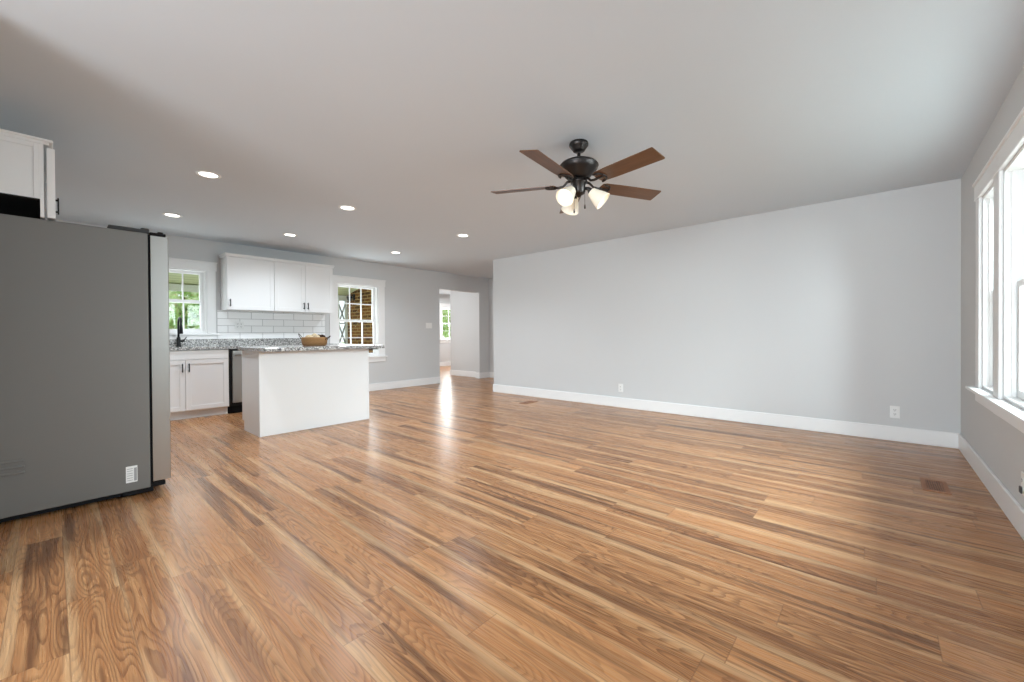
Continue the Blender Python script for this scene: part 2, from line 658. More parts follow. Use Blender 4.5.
# ------------------------------------------------------------------ windows
def double_hung(name, sgn, xin, xout, y0, y1, z0, z1, cols, rows, casing=(True, True), stool=(None, None), cw=.105, grid=True,
                header=.11, apron=True, stool_out=.05):
    """sash window in a wall normal to x. sgn = direction (in x) from the wall into the room."""
    root = bpy.data.objects.new(name, None)
    COL.objects.link(root)
    root.location = (xin, (y0 + y1) / 2, z0)
    root['kind'] = 'structure'
    s = sgn
    # jamb liner
    bm = BM(); J = .02
    xa, xb = sorted((xin - s * .002, xout))
    box(bm, xa, xb, y0, y0 + J, z0, z1); box(bm, xa, xb, y1 - J, y1, z0, z1)
    box(bm, xa, xb, y0 + J, y1 - J, z1 - J, z1); box(bm, xa, xb, y0 + J, y1 - J, z0, z0 + J)
    for yy in ((y0 + J, y0 + J + .012), (y1 - J - .012, y1 - J)):       # inner stops
        xs = sorted((xin - s * .030, xin - s * .045))
        box(bm, xs[0], xs[1], yy[0], yy[1], z0 + J, z1 - J)
    part('jamb', bm, 'trim', root)
    # casing
    bm = BM(); T = .018
    xa, xb = sorted((xin, xin + s * T))
    if casing[0]:
        box(bm, xa, xb, y0 - cw, y0, z0, z1, .003, 1)
    if casing[1]:
        box(bm, xa, xb, y1, y1 + cw, z0, z1, .003, 1)
    hy0 = y0 - cw - .012 if casing[0] else y0
    hy1 = y1 + cw + .012 if casing[1] else y1
    xa2, xb2 = sorted((xin, xin + s * (T + .006)))
    box(bm, xa2, xb2, hy0, hy1, z1, z1 + header, .003, 1)
    xa2, xb2 = sorted((xin, xin + s * (T + .016)))
    box(bm, xa2, xb2, hy0 - (.01 if casing[0] else 0), hy1 + (.01 if casing[1] else 0), z1 + header, z1 + header + .02, .003, 1)
    part('casing', bm, 'trim', root)
    # stool and apron
    bm = BM()
    sy0 = y0 - cw - .04 if casing[0] else y0
    sy1 = y1 + cw + .04 if casing[1] else y1
    xa, xb = sorted((xin - s * .04, xin + s * stool_out))
    box(bm, xa, xb, max(sy0, y0) if not casing[0] else sy0, sy1, z0 - .022, z0, .004, 2)
    part('sill', bm, 'trim', root)
    if apron:
        bm = BM()
        xa, xb = sorted((xin, xin + s * T))
        box(bm, xa, xb, sy0 + (.03 if casing[0] else 0), sy1 - (.03 if casing[1] else 0), z0 - .022 - .085, z0 - .022, .003, 1)
        part('apron', bm, 'trim', root)
    # sashes
    zm = (z0 + z1) / 2
    R = .046
    for (lo, hi, off) in ((z0 + J, zm + .018, .050), (zm - .018, z1 - J, .088)):
        bm = BM()
        xa, xb = sorted((xin - s * off, xin - s * (off + .034)))
        ya, yb = y0 + J + .002, y1 - J - .002
        box(bm, xa, xb, ya, ya + R, lo, hi, .003, 1); box(bm, xa, xb, yb - R, yb, lo, hi, .003, 1)
        box(bm, xa, xb, ya + R, yb - R, lo, lo + R, .003, 1); box(bm, xa, xb, ya + R, yb - R, hi - R * .8, hi, .003, 1)
        sash = part('sash', bm, 'trim', root)
        if grid:
            bm = BM(); m = .008
            xm = (xa + xb) / 2
            for i in range(1, cols):
                yy = ya + R + (yb - ya - 2 * R) * i / cols
                box(bm, xm - .011, xm + .011, yy - m, yy + m, lo + R, hi - R * .8)
            for i in range(1, rows):
                zz = lo + R + (hi - lo - 1.8 * R) * i / rows
                box(bm, xm - .010, xm + .010, ya + R, yb - R, zz - m, zz + m)
            part('muntin', bm, 'trim', sash)
        bm = BM()
        xm = (xa + xb) / 2
        box(bm, xm - .002, xm + .002, ya + R * .9, yb - R * .9, lo + R * .9, hi - R * .75)
        part('glass', bm, 'glass', sash)
    # sash lock on the meeting rail
    bm = BM()
    xa, xb = sorted((xin - s * .052, xin - s * .075))
    box(bm, xa, xb, (y0 + y1) / 2 - .03, (y0 + y1) / 2 + .03, zm + .018, zm + .030, .003, 1)
    part('sash_lock', bm, 'plate', root)
    return root


double_hung('window_1', 1, KX, KX - WT, *WIN1, 3, 1, stool_out=.04)
double_hung('window_2', 1, KX, KX - WT, *WIN2, 3, 2, cw=.135)
for i, (a, b) in enumerate(RIGHT_WIN):
    double_hung('window_%d' % (i + 3), -1, RX, RX + WT, a, b, WZ0 - .01, 2.03, 1, 1, casing=(i == 2, i == 0), cw=.12, grid=False, stool_out=.065)
bm = BM()
for (a, b) in ((3.81, 3.96), (2.46, 2.61)):
    box(bm, RX - .018, RX, a, b, WZ0 - .01, 2.03, .003, 1)
    box(bm, RX - .024, RX, a, b, 2.03, 2.14)
    box(bm, RX - .034, RX, a, b, 2.14, 2.16)
    box(bm, RX - .065, RX, a, b, WZ0 - .032, WZ0 - .01)
    box(bm, RX - .018, RX, a, b, WZ0 - .117, WZ0 - .032)
struct('trim_1', bm, 'trim')
double_hung('window_6', 1, -11.0, -11.12, *FARWIN, 2, 2, cw=.09)

# ------------------------------------------------------------------ kitchen
def door_boxes(bm, face, d0, d1, a0, a1, z0, z1, rail=.055, inset=.008):
    """shaker door. face 'x': depth runs d0 (back) to d1 (front) along x, across along y."""
    sg = 1 if d1 > d0 else -1

    def bx(da, db, p0, p1, q0, q1, bev=.0015):
        da, db = sorted((da, db))
        if face == 'x':
            box(bm, da, db, p0, p1, q0, q1, bev, 1)
        else:
            box(bm, p0, p1, da, db, q0, q1, bev, 1)
    bx(d0, d1, a0, a0 + rail, z0, z1)
    bx(d0, d1, a1 - rail, a1, z0, z1)
    bx(d0, d1, a0 + rail, a1 - rail, z0, z0 + rail)
    bx(d0, d1, a0 + rail, a1 - rail, z1 - rail, z1)
    bx(d0, d1 - sg * inset, a0 + rail - .001, a1 - rail + .001, z0 + rail - .001, z1 - rail + .001, 0)
    return bm


def bar_pull_x(x, y, z0, z1, root):
    """black vertical bar pull standing off a face that looks along +x"""
    bm = BM()
    box(bm, x + .024, x + .034, y - .006, y + .006, z0, z1, .002, 1)
    for z in (z0 + .015, z1 - .015):
        box(bm, x, x + .026, y - .005, y + .005, z - .005, z + .005)
    return part('handle', bm, 'black', root)


def upper_cabinet(name, label, y0, y1, doors, first, last):
    xb, xf = KX + .003, KX + .31
    z0, z1 = 1.437, 2.195
    t = thing(name, label, 'cabinet', (KX + .155, (y0 + y1) / 2, z0), 'white wall cabinets over the tiles')
    bm = BM()
    box(bm, xb, xf, y0, y1, z0, z1, .002, 1)
    part('body', bm, 'cabinet', t)
    for (a, b, hy) in doors:
        bm = BM()
        door_boxes(bm, 'x', xf + .001, xf + .021, a, b, z0 + .004, z1 - .006, .055, .0035)
        d = part('door', bm, 'cabinet', t)
        bar_pull_x(xf + .021, hy, z0 + .045, z0 + .150, d)
    bm = BM()   # crown: two stepped fillets
    ya, yb = (y0 - .02 if first else y0), (y1 + .02 if last else y1)
    box(bm, xb, xf + .026, ya + (.008 if first else 0), yb - (.008 if last else 0), z1, z1 + .022)
    box(bm, xb, xf + .040, ya, yb, z1 + .022, z1 + .044, .006, 2)
    part('crown', bm, 'cabinet', t)
    return t


UY0, UYM, UY1 = 1.655, 2.263, 3.165
upper_cabinet('upper_cabinet', 'white single-door upper cabinet beside the kitchen sink window', UY0, UYM,
              [(UY0 + .004, UYM - .003, UY0 + .035)], True, False)
upper_cabinet('upper_cabinet.001', 'white two-door upper cabinet next to the window facing the brick', UYM, UY1,
              [(UYM + .003, 2.716, 2.688), (2.720, UY1 - .004, 2.750)], False, True)

CT = .925        # worktop height
CB = .885        # top of the base cabinets
CXF = KX + .60   # base cabinet fronts
# sink base
t = thing('sink_cabinet', 'white shaker base cabinet under the black faucet', 'cabinet', (KX + .30, 1.13, 0))
bm = BM(); box(bm, KX + .003, CXF, .68, 1.600, .105, CB - .002, .002, 1); part('body', bm, 'cabinet', t)
bm = BM(); box(bm, KX + .003, CXF - .07, .68, 1.600, 0, .105); part('toe_kick', bm, 'cabinet', t)
bm = BM(); box(bm, CXF + .001, CXF + .021, .69, 1.592, .765, CB - .008, .002, 1); part('false_drawer_front', bm, 'cabinet', t)
for (a, b, hy) in ((.69, 1.128, 1.098), (1.133, 1.592, 1.165)):
    bm = BM(); door_boxes(bm, 'x', CXF + .001, CXF + .021, a, b, .115, .758)
    d = part('door', bm, 'cabinet', t)
    bar_pull_x(CXF + .021, hy, .605, .715, d)
# dishwasher
t = thing('dishwasher', 'stainless dishwasher with a bar handle between sink cabinet and island', 'dishwasher', (KX + .30, 1.905, 0))
bm = BM(); box(bm, KX + .03, CXF - .015, 1.605, 2.205, .10, CB - .004); part('tub', bm, 'black', t)
bm = BM(); box(bm, CXF - .015, CXF + .025, 1.640, 2.200, .150, .862, .006, 2); part('door', bm, 'steel_dark', t)
bm = BM()
tube(bm, [(CXF + .062, 1.658, .800), (CXF + .062, 2.170, .800)], .013, 12)
for y in (1.70, 2.14):
    tube(bm, [(CXF + .02, y, .800), (CXF + .062, y, .800)], .008, 8)
part('handle', bm, 'steel', t)
bm = BM(); box(bm, KX + .05, CXF - .05, 1.610, 2.200, 0, .145); part('kick_plate', bm, 'rubber', t)
# base cabinet beyond the dishwasher
t = thing('base_cabinet', 'white base cabinet behind the island under the tiled wall', 'cabinet', (KX + .30, 2.70, 0))
bm = BM(); box(bm, KX + .003, CXF, 2.210, 3.220, .105, CB - .002, .002, 1); part('body', bm, 'cabinet', t)
bm = BM(); box(bm, KX + .003, CXF - .07, 2.210, 3.220, 0, .105); part('toe_kick', bm, 'cabinet', t)
for (a, b, hy) in ((2.216, 2.712, 2.68), (2.718, 3.214, 2.75)):
    bm = BM(); door_boxes(bm, 'x', CXF + .001, CXF + .021, a, b, .115, .700)
    d = part('door', bm, 'cabinet', t); bar_pull_x(CXF + .021, hy, .55, .66, d)
    bm = BM(); box(bm, CXF + .001, CXF + .021, a, b, .708, CB - .008, .002, 1)
    d = part('drawer', bm, 'cabinet', t)
    bm = BM(); box(bm, CXF + .045, CXF + .055, (a + b) / 2 - .06, (a + b) / 2 + .06, .785, .797, .002, 1)
    for q in (-.045, .045):
        box(bm, CXF + .021, CXF + .047, (a + b) / 2 + q - .005, (a + b) / 2 + q + .005, .786, .796)
    part('handle', bm, 'black', d)
# worktop with upstand
t = thing('countertop', 'grey speckled granite worktop along the window wall with low upstand', 'countertop', (KX + .31, 2.0, CB))
bm = BM(); box(bm, KX, KX + .645, .50, 3.245, CB, CT, .004, 2); part('slab', bm, 'granite', t)
bm = BM(); box(bm, KX, KX + .020, .50, 3.20, CT, 1.022, .002, 1); part('upstand', bm, 'granite', t)
# tiles
bm = BM(); box(bm, KX + .003, KX + .009, 1.612, 3.165, 1.022, 1.437)
o = link('tile_backsplash', bm, 'tile', (KX, 2.4, 1.022))
tag(o, 'white subway tile backsplash with grey grout under the wall cabinets', 'backsplash')
# faucet
t = thing('kitchen_faucet', 'black pull-down kitchen faucet in front of the sink window', 'faucet', (KX + .13, 1.145, CT))
fx, fy_ = KX + .13, 1.145
bm = BM(); lathe(bm, [(.030, CT), (.030, CT + .012), (.024, CT + .02), (.022, CT + .11), (.016, CT + .13)], 20, Matrix.Translation((fx, fy_, 0)), True, True)
part('base', bm, 'black', t)
bm = BM()
pts = [(fx, fy_, CT + .12), (fx, fy_, CT + .28)]
for k in range(9):
    a = PI - PI * k / 8
    pts.append((fx + .085 + .085 * math.cos(a), fy_, CT + .30 + .085 * math.sin(a)))
pts.append((fx + .170, fy_, CT + .27))
tube(bm, pts, .012, 12)
part('spout', bm, 'black', t)
bm = BM(); tube(bm, [(fx + .170, fy_, CT + .285), (fx + .170, fy_, CT + .25), (fx + .172, fy_, CT + .17)], [.015, .018, .021], 14)
part('spray_head', bm, 'black', t)
bm = BM(); tube(bm, [(fx, fy_ + .02, CT + .07), (fx, fy_ + .06, CT + .075)], .014, 12)
tube(bm, [(fx, fy_ + .055, CT + .075), (fx + .01, fy_ + .085, CT + .13)], [.007, .005], 8)
part('lever', bm, 'black', t)

# ------------------------------------------------------------------ island
IX0, IX1, IY0, IY1 = -5.40, -4.82, 1.44, 2.675
IT0, IT1 = .900, .940
t = thing('kitchen_island', 'white kitchen island with a plain panelled back and granite top', 'island', ((IX0 + IX1) / 2, (IY0 + IY1) / 2, 0))
bm = BM()
box(bm, IX0, IX1 - .012, IY0 + .006, IY1 - .006, .105, IT0 - .001, .001, 1)
box(bm, IX0 + .065, IX1 - .012, IY0 + .006, IY1 - .006, 0, .105)
part('body', bm, 'cabinet', t)
for y in (IY0, IY1 - .006):
    bm = BM()
    prism(bm, [(IX0, .105), (IX0 + .065, .105), (IX0 + .065, 0), (IX1 - .012, 0), (IX1 - .012, IT0 - .001), (IX0, IT0 - .001)], 0, .006,
          Matrix.Translation((0, y + .006, 0)) @ Matrix.Rotation(PI / 2, 4, 'X'))
    part('end_panel', bm, 'cabinet', t)
bm = BM()
box(bm, IX1 - .012, IX1, IY0, IY1, 0, IT0 - .001, .0015, 1)
box(bm, IX1, IX1 + .004, IY0, IY0 + .018, 0, IT0 - .001)
box(bm, IX1, IX1 + .004, IY1 - .018, IY1, 0, IT0 - .001)
part('back_panel', bm, 'cabinet', t)
for (a, b, hy) in ((IY0 + .008, 1.845, 1.81), (1.85, 2.25, 2.215), (2.255, IY1 - .008, 2.29)):
    bm = BM(); door_boxes(bm, 'x', IX0 - .001, IX0 - .021, a, b, .115, .715)
    d = part('door', bm, 'cabinet', t)
    bm = BM(); box(bm, IX0 - .055, IX0 - .045, hy - .006, hy + .006, .56, .67, .002, 1)
    for z in (.575, .655):
        box(bm, IX0 - .047, IX0 - .021, hy - .005, hy + .005, z - .005, z + .005)
    part('handle', bm, 'black', d)
    bm = BM(); box(bm, IX0 - .021, IX0 - .001, a, b, .722, IT0 - .010, .002, 1)
    part('drawer', bm, 'cabinet', t)
bm = BM(); box(bm, IX0 - .045, -4.54, IY0 - .03, 2.735, IT0, IT1, .004, 2)
part('countertop', bm, 'granite', t, 'grey and white speckled granite slab overhanging the island')
bm = BM(); box(bm, IX1 + .004, IX1 + .20, IY1 - .04, IY1 + .02, IT0 - .014, IT0 - .001)
part('bracket', bm, 'black', t, 'small dark steel bracket under the overhang')

# basket with its filling
bx_, by_ = -5.03, 2.095
t = thing('basket', 'round tan woven basket with twiggy dark handles on the island', 'basket', (bx_, by_, IT1))
TB = Matrix.Translation((bx_, by_, IT1)) @ Matrix.Diagonal((.90, .90, .96, 1))
bm = BM()
lathe(bm, [(.0, .003), (.128, .0), (.144, .010), (.155, .045), (.158, .088), (.156, .104), (.147, .106), (.144, .085), (.140, .045), (.130, .018), (.0, .014)], 40, TB)
part('bowl', bm, 'wicker', t)
for sd in (-1, 1):
    bm = BM()
    hd = Vector((.748, .663, 0)) * sd
    sdv = Vector((-.663, .748, 0))
    base_ = Vector((bx_, by_, IT1)) + hd * .140
    hgt = .060 if sd < 0 else .030
    pts = [base_ + sdv * .022 + Vector((0, 0, .07))]
    for k in range(7):
        a = PI * k / 6
        pts.append(base_ + hd * (.010 + .040 * math.sin(a)) + sdv * (.022 * math.cos(a)) + Vector((0, 0, .085 + hgt * math.sin(a))))
    pts.append(base_ - sdv * .022 + Vector((0, 0, .07)))
    tube(bm, pts, .0042, 8)
    part('handle', bm, 'leather', t)
random.seed(5)
balls = [(-.076, .010, .090, .038, 'cream'), (-.020, -.076, .090, .038, 'cream'), (.056, -.058, .090, .038, 'cream'), (.080, .030, .096, .036, 'darkball'),
         (.016, .078, .094, .038, 'darkball'), (.000, .000, .110, .036, 'cream'), (-.054, .074, .094, .028, 'darkball')]
blab = ['cream woven ball nearest the left handle of the basket', 'cream woven ball at the front left of the basket',
        'cream woven ball at the front right of the basket', 'dark brown ball near the right handle of the basket',
        'dark brown ball at the rear of the basket', 'cream woven ball on top of the basket pile', 'small dark brown ball tucked at the back left in the basket']
rot = Matrix.Rotation(math.radians(41.6), 4, 'Z')
for (px, py, pz, r, mt), lb in zip(balls, blab):
    c = Vector((bx_, by_, IT1 + pz)) + (rot @ Vector((px, py, 0)))
    bm = BM()
    for k in range(7):      # wound strands around the ball
        q = Euler((random.uniform(0, PI), random.uniform(0, PI), random.uniform(0, PI))).to_matrix()
        n = 18
        pts = [c + q @ Vector((math.cos(2 * PI * i / n) * r * .97, math.sin(2 * PI * i / n) * r * .97, 0)) for i in range(n + 1)]
        tube(bm, pts, .0035, 5, False)
    ball(bm, c, r * .95, 2)
    tag(link('decorative_ball', bm, mt, tuple(c)), lb, 'ball', 'decorative balls in the basket')

# ------------------------------------------------------------------ refrigerator
FX0, FX1 = -4.575, -3.67
t = thing('refrigerator', 'large stainless refrigerator with plain grey side panel', 'refrigerator', ((FX0 + FX1) / 2, .10, 0))
bm = BM(); box(bm, FX0, FX1, -.285, .440, .041, 1.755, .006, 3); body = part('body', bm, 'fridge_side', t)
bm = BM()
for z in (.352, .318, .284):      # two pressed ribs low on the side
    box(bm, FX1 - .002, FX1 + .007, -.275, -.105, z - .008, z + .008, .005, 2)
part('side_rib', bm, 'fridge_side', body)
bm = BM(); box(bm, FX0 + .012, FX1 - .010, .440, .453, .06, 1.748); part('door_gasket', bm, 'rubber', t)
for (a, b) in ((FX0, (FX0 + FX1) / 2 - .002), ((FX0 + FX1) / 2 + .002, FX1)):
    bm = BM()
    w = b - a
    outer = []
    ol = [(a, .453), (b, .453), (b, .543)]
    for k in range(9):      # softly crowned front
        s_ = k / 8
        ol.append((b - .004 - (w - .008) * s_, .547 + .012 * math.sin(PI * s_)))
    ol.append((a, .543))
    prism(bm, ol, .077, 1.743)
    d = part('door', bm, 'steel', t)
    hx = (FX0 + FX1) / 2 + (.012 if a > FX0 else -.012)
    bm = BM(); box(bm, hx - .008, hx + .008, .5520, .5600, .55, 1.35, .001, 1)
    part('recessed_handle', bm, 'slot', d)
for x0, x1 in ((FX1 - .10, FX1 - .012), (FX0 + .012, FX0 + .10)):
    bm = BM(); box(bm, x0, x1, .250, .425, 1.755, 1.782, .008, 2); box(bm, x0 + .01, x1, .405, .450, 1.755, 1.790, .008, 2)
    part('hinge_cover', bm, 'slot', t)
    bm = BM(); box(bm, x0 + .03, x1 + .004, .450, .535, 1.746, 1.768, .005, 2)
    tube(bm, [((x0 + x1) / 2 + .02, .510, 1.746), ((x0 + x1) / 2 + .02, .510, 1.778)], .016, 14)
    part('hinge', bm, 'rubber', t)
bm = BM(); box(bm, FX0 + .02, FX1 - .02, -.27, .30, .016, .041); part('base_frame', bm, 'rubber', t)
bm = BM(); box(bm, FX0 + .02, FX1 - .006, .30, .455, .012, .055, .003, 1); part('toe_grille', bm, 'rubber', t)
for x in (FX1 - .06, FX0 + .06):
    bm = BM(); box(bm, x - .03, x + .045, .440, .520, .035, .066, .006, 2); part('bottom_hinge', bm, 'rubber', t)
    for y in (.36, -.22):
        bm = BM(); lathe(bm, [(.0, .0), (.022, .0), (.022, .016), (.012, .020), (.012, .032), (0, .032)], 16, Matrix.Translation((x, y, 0)))
        part('foot', bm, 'rubber', t)
bm = BM(); box(bm, FX1, FX1 + .0015, .318, .374, .100, .207)
lab = part('label_sticker', bm, 'plate', t, 'white paper rating sticker')
bm = BM()
for z in (.190, .176, .160, .146, .130, .115):
    box(bm, FX1 + .0015, FX1 + .0022, .323, .352, z - .0016, z + .0016)
box(bm, FX1 + .0015, FX1 + .0022, .357, .371, .108, .194)
part('print', bm, 'text_grey', lab)

# cabinet over the refrigerator
t = thing('fridge_cabinet', 'white wall cabinet mounted above the refrigerator', 'cabinet', ((FX0 + FX1) / 2, -.15, 1.765))
bm = BM()
box(bm, FX0, FX1 - .006, -.30, -.034, 1.872, 2.195)
box(bm, FX1 - .006, FX1, -.058, -.034, 1.872, 2.195, .001, 1)
box(bm, FX1 - .006, FX1, -.30, -.276, 1.872, 2.195, .001, 1)
box(bm, FX1 - .006, FX1, -.276, -.058, 2.168, 2.195, .001, 1)
part('body', bm, 'cabinet', t)
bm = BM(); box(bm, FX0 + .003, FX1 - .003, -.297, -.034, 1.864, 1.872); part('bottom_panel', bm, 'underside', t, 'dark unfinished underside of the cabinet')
bm = BM()
box(bm, FX0, FX1, -.034, -.018, 2.150, 2.195); box(bm, FX0, FX1, -.034, -.018, 1.765, 1.800)
for x in (FX0, FX1 - .04, (FX0 + FX1) / 2 - .02):
    box(bm, x, x + .04, -.034, -.018, 1.800, 2.150)
part('face_frame', bm, 'cabinet', t)
for (a, b, hx) in ((FX0 + .003, (FX0 + FX1) / 2 - .002, FX0 + .04), ((FX0 + FX1) / 2 + .002, FX1 + .000, FX1 - .035)):
    bm = BM(); door_boxes(bm, 'y', -.007, .026, a, b, 1.768, 2.180)
    d = part('door', bm, 'cabinet', t)
    bm = BM(); box(bm, hx - .006, hx + .006, .034, .041, 1.80, 1.90, .002, 1)
    for z in (1.815, 1.885):
        box(bm, hx - .005, hx + .005, .026, .036, z - .005, z + .005)
    part('handle', bm, 'black', d)
bm = BM(); box(bm, FX0 - .004, FX1 + .004, -.30, .004, 2.195, 2.212); box(bm, FX0 - .010, FX1 + .010, -.30, .020, 2.212, 2.228, .004, 1)
part('crown', bm, 'cabinet', t)

# ------------------------------------------------------------------ ceiling fan
FC = Vector((-1.607, 2.544, H))
t = thing('ceiling_fan', 'bronze five-blade ceiling fan with walnut blades and lit glass shades', 'ceiling fan', tuple(FC))
TF = Matrix.Translation((FC.x, FC.y, 0))
bm = BM(); lathe(bm, [(0, H), (.066, H), (.069, H - .010), (.068, H - .022), (.060, H - .032), (.048, H - .050), (.042, H - .060), (.030, H - .066), (0, H - .067)], 40, TF)
part('canopy', bm, 'bronze', t)
bm = BM(); tube(bm, [(FC.x, FC.y, H - .075), (FC.x, FC.y, 2.320)], .0125, 16)
lathe(bm, [(.0125, 2.332), (.020, 2.329), (.022, 2.314)], 20, TF)
part('downrod', bm, 'bronze', t)
bm = BM(); lathe(bm, [(0, 2.318), (.05, 2.316), (.095, 2.306), (.126, 2.291), (.139, 2.276), (.141, 2.270), (.137, 2.266), (.136, 2.258), (.124, 2.238), (.104, 2.218), (.086, 2.198), (.066, 2.182), (0, 2.176)], 48, TF)
part('motor_housing', bm, 'bronze', t)
bm = BM(); lathe(bm, [(.048, 2.180), (.060, 2.170), (.060, 2.150), (.046, 2.142), (.046, 2.085), (.040, 2.072), (.022, 2.064), (.010, 2.050), (0, 2.048)], 36, TF)
part('light_kit_hub', bm, 'bronze', t)

BZ = 2.140
PITCH = math.radians(-12)
for k, az in enumerate((-12.5, 59.5, 131.5, 203.5, 275.5)):
    ol = [(.175, -.048), (.20, -.058), (.30, -.064), (.655, -.068), (.660, -.062), (.660, .062), (.655, .068), (.30, .064), (.20, .058), (.175, .048), (.168, 0)]
    bm = BM(); prism(bm, ol, -.003, .003)
    o = link('blade', bm, 'blade')
    o.parent = t
    o.location = (0, 0, BZ - H)
    o.rotation_euler = (Matrix.Rotation(math.radians(1.4), 3, _d) @ Matrix.Rotation(math.radians(az), 3, 'Z') @ Matrix.Rotation(PITCH, 3, 'X')).to_euler()
    bm = BM()
    tube(bm, [(.058, 0, .028), (.085, 0, .024), (.115, 0, -.004), (.150, 0, -.010), (.185, 0, -.008)], [.010, .009, .008, .009, .009], 10)
    ring = []
    n = 14
    for i in range(n + 1):
        a = math.radians(-100 + 200 * i / n)
        ring.append((.190 + .055 * math.cos(a), .050 * math.sin(a), -.0085))
    tube(bm, ring, .0065, 8)
    tube(bm, [(.18, 0, -.0085), (.245, 0, -.0085)], .006, 8)
    for (sx, sy) in ((.205, .034), (.205, -.034), (.236, 0)):
        ball(bm, (sx, sy, -.012), .006, 1, (1, 1, .5))
    b = link('blade_bracket', bm, 'bronze')
    b.parent = o
shade_az = (146.6, 266.6, 26.6)
for az in shade_az:
    # shade built along local -Z, then tipped outwards
    tilt = math.radians(48)
    bm = BM()
    lathe(bm, [(.028, .004), (.034, -.002), (.036, -.014), (.046, -.040), (.057, -.072), (.065, -.104), (.068, -.112), (.064, -.112), (.054, -.073), (.043, -.041), (.032, -.014), (.022, -.006)], 32)
    o = link('lamp_shade', bm, 'shade')
    o.parent = t
    a = math.radians(az)
    o.location = (math.cos(a) * .088, math.sin(a) * .088, 2.078 - H)
    o.rotation_euler = (Matrix.Rotation(a, 3, 'Z') @ Matrix.Rotation(-tilt, 3, 'Y')).to_euler()
    bm = BM(); ball(bm, (0, 0, -.062), .026, 2, (1, 1, 1.25)); lathe(bm, [(.014, -.005), (.014, -.036)], 14)
    b = link('bulb', bm, 'bulb'); b.parent = o
    bm = BM()
    tube(bm, [(math.cos(a) * .040 + FC.x, math.sin(a) * .040 + FC.y, 2.108), (math.cos(a) * .066 + FC.x, math.sin(a) * .066 + FC.y, 2.104), (math.cos(a) * .090 + FC.x, math.sin(a) * .090 + FC.y, 2.077)], [.012, .013, .026], 14)
    part('shade_holder', bm, 'bronze', t)
for (dx, dy, zl) in ((.030, .030, 1.995), (-.012, -.046, 1.955)):
    bm = BM()
    tube(bm, [(FC.x + dx, FC.y + dy, 2.09), (FC.x + dx, FC.y + dy, zl)], .0014, 6)
    lathe(bm, [(0, zl + .004), (.004, zl), (.006, zl - .018), (.005, zl - .028), (0, zl - .030)], 12, Matrix.Translation((FC.x + dx, FC.y + dy, 0)))
    part('pull_chain', bm, 'bronze', t)

# ------------------------------------------------------------------ recessed lights
spots = [(-4.262, .905, 'that looks largest, leftmost of the nearer row of three'), (-5.985, .93, 'just above the refrigerator door, leftmost of all'),
         (-5.985, 2.18, 'just above the crown of the white upper cabinets'), (-4.275, 2.14, 'above the white island, middle of the nearer row of three'),
         (-5.990, 3.83, 'that looks smallest, above the window facing the brick'), (-4.290, 3.81, 'nearest the grey hallway corner, rightmost of all')]
proto = None
for (x, y, lb) in spots:
    if proto is None:
        proto = thing('recessed_light', '', 'ceiling light', (x, y, H), 'recessed lights in the kitchen ceiling')
        bm = BM(); lathe(bm, [(.092, 0), (.090, -.005), (.068, -.006), (.064, -.002), (.064, 0)], 40, Matrix.Translation((x, y, H)))
        part('trim_ring', bm, 'plate', proto)
        bm = BM(); lathe(bm, [(.064, -.002), (.04, -.003), (0, -.003)], 40, Matrix.Translation((x, y, H)))
        part('lens', bm, 'downlight', proto)
        o = proto
    else:
        o = copy_tree(proto)
        o.location = (x, y, H)
    o['label'] = 'round recessed ceiling light ' + lb
    l = bpy.data.lights.new('downlight_beam', 'SPOT')
    l.energy = 82; l.color = (.84, .92, 1); l.spot_size = math.radians(150); l.spot_blend = .8; l.shadow_soft_size = .07
    lo = bpy.data.objects.new('downlight_beam', l); COL.objects.link(lo)
    lo.location = (x, y, H - .012)

# ------------------------------------------------------------------ outlets, switch, vents
def outlet(name, label, axis, d, sgn, a, z, w=.072, h=.117, gangs=1, kind='outlet'):
    """plate on a wall normal to axis (0 x, 1 y) at depth d, looking along sgn"""
    loc = (d, a, z) if axis == 0 else (a, d, z)
    t = thing(name, label, 'wall outlet' if kind == 'outlet' else 'light switch', loc, 'wall outlets' if kind == 'outlet' else None)

    def bx(bm, e0, e1, p0, p1, q0, q1, bev=0):
        e0, e1 = sorted((d + sgn * e0, d + sgn * e1))
        if axis == 0:
            box(bm, e0, e1, a + p0, a + p1, z + q0, z + q1, bev, 1)
        else:
            box(bm, a + p0, a + p1, e0, e1, z + q0, z + q1, bev, 1)
    W_ = w if gangs == 1 else .046 * gangs + .026
    bm = BM(); bx(bm, 0, .006, -W_ / 2, W_ / 2, -h / 2, h / 2, .002)
    part('cover_plate', bm, 'plate', t)
    for g in range(gangs):
        off = (g - (gangs - 1) / 2) * .046
        if kind == 'outlet':
            for zz in (-.020, .020):
                bm = BM(); bx(bm, .006, .009, off - .0165, off + .0165, zz - .014, zz + .014, .001)
                rc = part('socket', bm, 'plate', t)
                bm = BM(); bx(bm, .009, .0096, off - .008, off - .005, zz - .002, zz + .008); bx(bm, .009, .0096, off + .005, off + .008, zz - .002, zz + .008)
                bx(bm, .009, .0096, off - .003, off + .003, zz - .010, zz - .005)
                part('slots', bm, 'slot', rc)
        else:
            bm = BM(); bx(bm, .006, .010, off - .016, off + .016, -.033, .033, .002)
            part('rocker', bm, 'plate', t)
    return t


